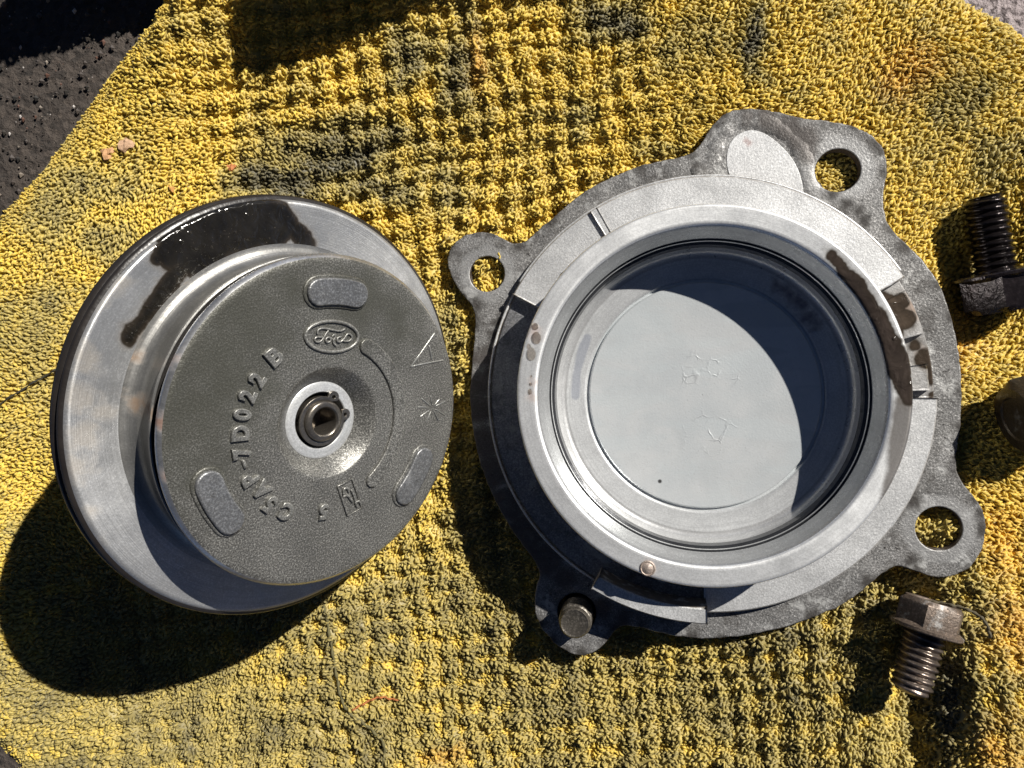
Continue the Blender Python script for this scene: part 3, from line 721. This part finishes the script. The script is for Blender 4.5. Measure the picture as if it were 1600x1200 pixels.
sector('ring_segment', rin, rS - 1, hF - 4, hS + 2, A_bl - 2, A_pr, M_seg, label='pale lower ring segment')
sector('ring_segment', rin, rS - 4, hF - 4, hS - 3, A_pr, A_tr, M_oilseg, label='oily ring segment beside the oil smear')
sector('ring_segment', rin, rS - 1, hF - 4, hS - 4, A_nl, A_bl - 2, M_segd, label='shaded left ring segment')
sector('raised_bar', rS - 20, rS + 2, hS - 6, hS + 48, A_b2, A_bl - 1.5, M_seg, 1.5, 'pale raised bar at the bottom of the rim')
# block with a wedge end in the oily pocket
sector('pocket_block', r1 - 2, rS - 14, hS - 4, hS + 12, A_pr + 2, A_pr + 9, M_oilseg, 2.5)
sector('pocket_block', r1 - 2, rS - 8, hS - 4, hS + 7, A_tr - 15, A_tr - 3, M_oilseg, 3.0)
# rib across the upper left of the ring
ar = ang_of(935, 340, hS + 9)
sector('cross_rib', r1 - 1, rS - 1, hS + 5, hS + 12, ar - 1.0, ar + 1.0, M_seg, 1.2)
# thin edge bead round the ring
for (b0, b1, z) in ((A_nl, A_b2, hS - 4), (A_tr + 2, A_nl - 4, hS + 4)):
    while b1 < b0: b1 += 360
    P = [((rS + 1.5) * math.cos(math.radians(t)), (rS + 1.5) * math.sin(math.radians(t)), z) for t in np.linspace(b0, b1, 80)]
    make_obj('edge_bead', *tube(P, 2.2, 6), M_seg, cover, smooth=180)

# rim: outer wall, flat top; bore: lips and grooves
pr = [(r1 + 2, hF - 8), (r1 + .5, hS), (r1, hR - 3), (r1 - 1.2, hR - .8), (r1 - 3, hR)] + [(r, hR) for r in np.linspace(r1 - 5, r2 + 2, 8)] + [(r2, hR - .8), (r2 - 1.5, hR - 2.5)]
rim = make_obj('rim', *lathe(pr, 320), M_rim, cover, smooth=40, label='upstanding machined rim')
b = r2
pr = [(b - 1.5, hR - 2.5), (b - 3.0, hR - 4.0)] + [(b - 3 - 11 * t_, hR - 4 - 20 * t_) for t_ in np.linspace(.15, 1, 6)] + [(b - 14.6, hR - 25), (b - 14.6, hR - 27), (b - 11.5, hR - 27.6)]
M_lead = metal('tapered_mouth', (0.45, 0.455, 0.46), .28, .58, mottle=.12, grain=2.4, grain_amt=.18, bumpd=.12, turn=.15)
make_obj('bore_lead_in', *lathe(pr, 320), M_lead, cover, smooth=32, label='bright tapered mouth of the bore')
pr = [(b - 11.5, hR - 27.6), (b - 11.5, hR - 31), (b - 16.5, hR - 32)]
M_darkw = metal('dark_bore_wall', (0.075, 0.078, 0.085), .20, .6, mottle=.3, grain=2.4, grain_amt=.2, bumpd=.1, turn=.2)  # wall and groove, darker than the rest of the bore
make_obj('snap_ring_groove', *lathe(pr, 320), M_darkw, cover, smooth=32)
pr = [(b - 16.5, hR - 32), (b - 17.3, hR - 33.2), (b - 17.3, hR - 35), (b - 16, hR - 36)]
make_obj('bore_lip', *lathe(pr, 320), M_bore, cover, smooth=32)
pr = [(b - 16, hR - 36), (b - 16, hR - 40), (b - 20, hR - 42), (b - 20.4, hf + 20)]
make_obj('bore_wall', *lathe(pr, 320), M_darkw, cover, smooth=32, label='dark wall of the bore')
pr = [(b - 20.4, hf + 20)] + [(b - 20.4 - (b - 20.4 - rf2) * (1 - math.cos(t_)), hf + 20 - 17 * math.sin(t_)) for t_ in np.linspace(.15, math.pi / 2 - .12, 10)] + [(rf2, hf + 3)]
make_obj('bore_fillet', *lathe(pr, 320), M_bore, cover, smooth=60)
pr = [(rf2, hf + 3)] + [(r, hf - .5 + 3.5 * ((r - rf1) / (rf2 - rf1)) ** 1.3) for r in np.linspace(rf2 - 2, rf1 + 4, 10)] + [(rf1 + 2.5, hf - 1.2), (rf1 + 1.2, hf - 3.5)]
make_obj('floor_ring', *lathe(pr, 256), M_smudge, cover, smooth=35)
pr = [(rf1 + 1.2, hf - 3.5), (rf1 - 1.2, hf - 3.5), (rf1 - 2.5, hf + .4), (rf1 - 4, hf + 1.4)] + [(r, hf - 1.6 + 3.0 * (r / (rf1 - 4)) ** 3) for r in np.linspace(rf1 - 8, 2, 40)] + [(.5, hf - 1.6)]
make_obj('floor_plate', *lathe(pr, 256), M_floor, cover, smooth=35, label='flat pale disc at the bottom of the bore')
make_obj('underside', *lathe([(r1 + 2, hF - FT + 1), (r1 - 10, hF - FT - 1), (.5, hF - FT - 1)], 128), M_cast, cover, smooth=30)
# half-round bosses on the outside of the rim
for (u, v, z, rr) in ((884, 408, hS + 22, 17), (816, 700, hS + 30, 15), (1034, 906, hS + 30, 20), (1330, 842, hS + 5, 17)):
    a_ = math.radians(ang_of(u, v, z)); cx, cy = (r1 - 3) * math.cos(a_), (r1 - 3) * math.sin(a_)
    V, F = lathe([(rr, hF - 2), (rr, z - 2), (rr - 2, z), (.5, z)], 32); V = [(x + cx, y + cy, zz) for x, y, zz in V]
    make_obj('rim_boss', V, F, M_seg if z > hS + 6 else M_oilseg, cover, smooth=40)
# rivet-like pin on the rim's near edge
c = cp(1012, 888, hR)
V, F = lathe([(10.5, hR - 2), (10.5, hR + .8), (9, hR + 2), (8, hR + 1), (7.4, hR + 1.2), (5, hR + 3), (.3, hR + 3.6)], 28)
M_pin = metal('copper_tint_pin', (0.46, 0.38, 0.33), .55, .4, mottle=.3, grain_amt=.4)
make_obj('rim_pin', [(x + c[0], y + c[1], z) for x, y, z in V], F, M_pin, rim, smooth=50, label='small round coppery pin end')
# oil droplets on the rim
M_drop = (lambda M: M.set(Base_Color=(.78, .70, .62), Roughness=.03, Transmission_Weight=1.0, IOR=1.42))(Mat('oil_drop'))
for (u, v, r) in ((838, 528, 7), (830, 553, 7.5), (836, 510, 4), (826, 541, 3), (828, 612, 3.5), (829, 600, 2.2), (830, 588, 1.6)):
    c = cp(u, v, hR)
    V, F = lathe([(r, hR - .4), (r * .93, hR + r * .16), (r * .7, hR + r * .32), (r * .35, hR + r * .4), (.05, hR + r * .42)], 24)
    rot = random.random() * 3; V = [(x * (1 + .2 * math.cos(rot)) + c[0], y * (1.25) + c[1], z) for x, y, z in V]
    make_obj('oil_drop', V, F, M_drop, rim, smooth=180)

# ================================================================ BOLTS
def thread(r, pitch, z0, z1, seg=36, per=8):
    rows = int((z1 - z0) / pitch * per); V, F = [], []
    for i in range(rows + 1):
        z = z0 + (z1 - z0) * i / rows
        for j in range(seg):
            ph = (z / pitch + j / seg) % 1.0
            tri = min(1.0, max(0.0, 1.35 * abs(2 * ph - 1) - .1))
            taper = 1.0 - .16 * sstep(np.array(z), z1 - 8, z1)
            rr = (r * .84 + r * .16 * tri) * float(taper)
            V.append((rr * math.cos(2 * math.pi * j / seg), rr * math.sin(2 * math.pi * j / seg), z))
    for i in range(rows):
        for j in range(seg):
            j2 = (j + 1) % seg; F.append((i * seg + j, i * seg + j2, (i + 1) * seg + j2, (i + 1) * seg + j))
    n = len(V); V += [(r * .6 * math.cos(2 * math.pi * j / seg), r * .6 * math.sin(2 * math.pi * j / seg), z1 + 1.5) for j in range(seg)]
    for j in range(seg): F.append((rows * seg + j, rows * seg + (j + 1) % seg, n + (j + 1) % seg, n + j))
    F.append(tuple(n + j for j in range(seg)))
    return V, F

def hexhead(af, h, z0, dish=.9):
    """hex head from z0 (bearing side) down to z0-h, chamfered at the far end"""
    R = af / math.sqrt(3); V, F = [], []
    rows = [(1.0, z0), (1.0, z0 - h * .82), (.985, z0 - h * .86), (.86, z0 - h), (.60, z0 - h), (.56, z0 - h + 2.0), (.02, z0 - h + 2.5)]
    N = 48
    for (k, z) in rows:
        for j in range(N):
            t = 2 * math.pi * j / N; m = (t + math.pi / 6) % (math.pi / 3) - math.pi / 6
            rh = af / 2 / math.cos(m)
            circ = af / 2 * 1.0
            rr = rh * k if k > .9 else circ * k * 1.08
            V.append((rr * math.cos(t), rr * math.sin(t), z))
    for i in range(len(rows) - 1):
        for j in range(N):
            j2 = (j + 1) % N; F.append((i * N + j2, i * N + j, (i + 1) * N + j, (i + 1) * N + j2))
    return V, F

def bolt(frame, label, mats, r=28, length=100, pitch=12, af=92, hh=44, fl=None, spin=0, group='loose bolts'):
    b_ = empty('bolt', frame, label, 'bolt', group)
    make_obj('shank', *thread(r, pitch, -3, length), mats[0], b_, smooth=40)
    z0 = 0
    if fl:
        make_obj('washer_flange', *lathe([(r * .8, .5), (fl - 1.5, 0), (fl, -1.5), (fl, -5), (fl - 3, -7), (af * .52, -10)], 64), mats[1], b_, smooth=40); z0 = -6
    V, F = hexhead(af, hh, z0)
    cs, sn = math.cos(math.radians(spin)), math.sin(math.radians(spin))
    make_obj('hex_head', [(x * cs - y * sn, x * sn + y * cs, z) for x, y, z in V], F, mats[1], b_, smooth=30)
    return b_
M_bk = metal('oily_black_bolt', (0.030, 0.024, 0.024), .22, .75, mottle=.3, grain=3, grain_amt=.3, bumpd=.5, oil_amp=5)
M_bkh = metal('oily_black_head', (0.035, 0.028, 0.029), .14, .6, mottle=.3, grain=7, grain_amt=.3, bumpd=1.8)
M_th = metal('brown_thread', (0.23, 0.185, 0.155), .34, .8, mottle=.3, grain=3, grain_amt=.3, bumpd=.4)
M_hd = metal('brown_head', (0.165, 0.125, 0.098), .5, .35, mottle=.45, grain=3, grain_amt=.5, bumpd=.9, dirt=.5)
M_grey = metal('grey_bolt_end', (0.15, 0.135, 0.115), .4, .6, mottle=.3, grain=3, grain_amt=.5, bumpd=.7)

def lying(u_head, v_head, u_tip, v_tip, rhead, lift_tip=0.0, up=0.0):
    """frame of a bolt that lies on the pile: axis through the two photo positions"""
    p = lay(u_head, v_head, rhead + up); q = lay(u_tip, v_tip, rhead + up - lift_tip)
    z1, z2 = p[2], q[2]
    p = np.array([(u_head - 800) * (1 - z1 / FOC), (600 - v_head) * (1 - z1 / FOC), z1]); q = np.array([(u_tip - 800) * (1 - z2 / FOC), (600 - v_tip) * (1 - z2 / FOC), z2])
    return Frame(p, q - p, (0.0, 0.0, 1.0)), float(np.linalg.norm(q - p))
fr, L = lying(1556, 424, 1536, 308, 44, 18)
bolt(fr, 'black oily bolt at the right edge, thread pointing away', (M_bk, M_bkh), 27, L, 9.5, 94, 48, 56, 3)
fr, L = lying(1640, 642, 1780, 606, 40, 0)
M_br = metal('brassy_head', (0.085, 0.064, 0.038), .42, .5, mottle=.35, grain=3, grain_amt=.4, bumpd=.8, dirt=.3)
bolt(fr, 'dark bolt cut by the right edge, only its head showing', (M_bk, M_br), 26, 110, 9.5, 92, 40, 54, 0)
fr, L = lying(1446, 986, 1422, 1080, 40, -24)
bolt(fr, 'rusty brown flange bolt below the lower right ear', (M_th, M_hd), 26.5, L, 9.0, 74, 36, 46, 6)
# bolt standing in the near-left ear of the cover, thread end up
cN = hole_c[3][0]
wc = CF.c + CF.x * cN[0] + CF.y * cN[1] + CF.n * (hF - FT - 8)
stud = Frame(wc, CF.n + np.array([.03, -.02, 0]))
st = empty('bolt', stud, 'bolt end standing up through the lower left ear of the cover', 'bolt', 'loose bolts')
make_obj('shank', *thread(24, 9.5, 0, 74), M_grey, st, smooth=40)
make_obj('end_face', *lathe([(22.0, 70.0), (22.0, 74), (19.5, 77.5), (18, 77), (16.5, 76.4), (.3, 77.2)], 40), M_grey, st, smooth=40)

# ================================================================ SMALL THINGS
def crumb(u, v, size, col, label, name='crumb', cat='crumb', group=None):
    p = lay(u, v, 7)
    bm = bmesh.new(); bmesh.ops.create_icosphere(bm, subdivisions=2, radius=size * K)
    sd = random.random() * 50
    for w in bm.verts:
        q = w.co / (size * K); k = 1 + .45 * math.sin(q.x * 3.1 + sd) * math.cos(q.y * 2.7 + sd) + .25 * math.sin(q.z * 6 + q.x * 5 + sd); w.co *= k; w.co.z *= .6
    me = bpy.data.meshes.new(name); bm.to_mesh(me); bm.free()
    M = Mat(name); M.set(Base_Color=M.mix(M.noise(6, 4), tuple(c * .6 for c in col), col), Roughness=.7, Normal=M.bump(M.noise(4, 4), 2))
    o = link_mesh(name, me, M.m, None, 30); o.location = p * K
    o['label'] = label; o['category'] = cat
    if group: o['group'] = group
crumb(172, 242, 9, (.62, .34, .16), 'orange crumb on the towel, left one of a pair', group='orange crumbs')
crumb(200, 229, 10, (.66, .42, .26), 'pale orange crumb on the towel, right one of a pair', group='orange crumbs')
crumb(364, 264, 6, (.6, .22, .07), 'tiny orange flake beside the dark stain above the piston', group='orange crumbs')
crumb(271, 297, 5, (.6, .3, .08), 'tiny orange flake just above the piston rim', group='orange crumbs')

def thread_line(pts, rad, col, label, lift=7.5, rj=.35):
    P = []
    for (u, v) in pts: P.append(lay(u, v, lift))
    P = smooth_open(P, 8)
    P = [p + np.array([0, 0, 2.0 * math.sin(i * .9)]) for i, p in enumerate(P)]
    M = Mat('loose_thread'); M.set(Base_Color=M.mix(M.noise(8, 3), tuple(c * .5 for c in col), col), Roughness=.85)
    o0 = P[0]
    V, F = tube([p - o0 for p in P], [rad * (1 + rj * math.sin(i * 1.7)) for i in range(len(P))], 6)
    o = make_obj('loose_thread', V, F, M.m, None, 180); o.location = o0 * K
    o['label'] = label; o['category'] = 'thread'
thread_line([(508, 945), (516, 985), (522, 1020), (528, 1055), (534, 1085), (545, 1108), (566, 1124), (585, 1140), (601, 1160), (600, 1185), (592, 1215)], 2.1, (.16, .14, .06), 'long olive pulled thread winding down below the piston')
thread_line([(552, 1107), (568, 1098), (584, 1090), (598, 1087), (612, 1090), (624, 1091)], 1.6, (.50, .17, .05), 'short orange thread on the towel below the piston', 6)
thread_line([(1418, 930), (1440, 931), (1468, 936), (1495, 944), (1516, 958), (1524, 975), (1526, 985)], 2.0, (.12, .10, .06), 'thin dark thread curling over the rusty bolt head', 30)
thread_line([(-20, 648), (20, 622), (60, 597), (95, 577)], 1.6, (.05, .045, .03), 'thin dark line in place of a thread shadow, from the left edge to the piston', 10)  # dark tube stands in for a thread's shadow on the cloth

# grit lying on the asphalt beside the towel
def grit():
    V, F = [], []; cols = []
    for _ in range(700):
        u, v = random.uniform(-60, 230), random.uniform(-60, 340)
        x, y = (u - 800) * 1.01, (600 - v) * 1.01
        if x > x_left(np.array(y)) - 6: continue
        s = random.choice([.8, 1.0, 1.2, 1.6, 2, 2.4, 3.4, 5.0]); b_ = len(V)
        for d in ((1, 0, 0), (0, 1, 0), (-1, 0, 0), (0, -1, 0), (0, 0, 1), (0, 0, -1)):
            V.append((x + d[0] * s * random.uniform(.6, 1.3), y + d[1] * s * random.uniform(.6, 1.3), -9 + d[2] * s * .8))
        F += [tuple(b_ + k for k in f_) for f_ in ((0, 1, 4), (1, 2, 4), (2, 3, 4), (3, 0, 4), (1, 0, 5), (2, 1, 5), (3, 2, 5), (0, 3, 5))]
        c = random.choice([(.45, .42, .4), (.02, .018, .016), (.02, .018, .016), (.06, .05, .045), (.06, .05, .045), (.10, .05, .035), (.2, .17, .14), (.03, .025, .02), (.05, .04, .035)]); cols += [c] * 6
    M = Mat('grit'); at = M.node('ShaderNodeAttribute', attribute_name='Col'); M.set(Base_Color=at.outputs['Color'], Roughness=.6)
    o = make_obj('grit', V, F, M.m); set_col(o.data, np.array(cols)); o['kind'] = 'stuff'
grit()
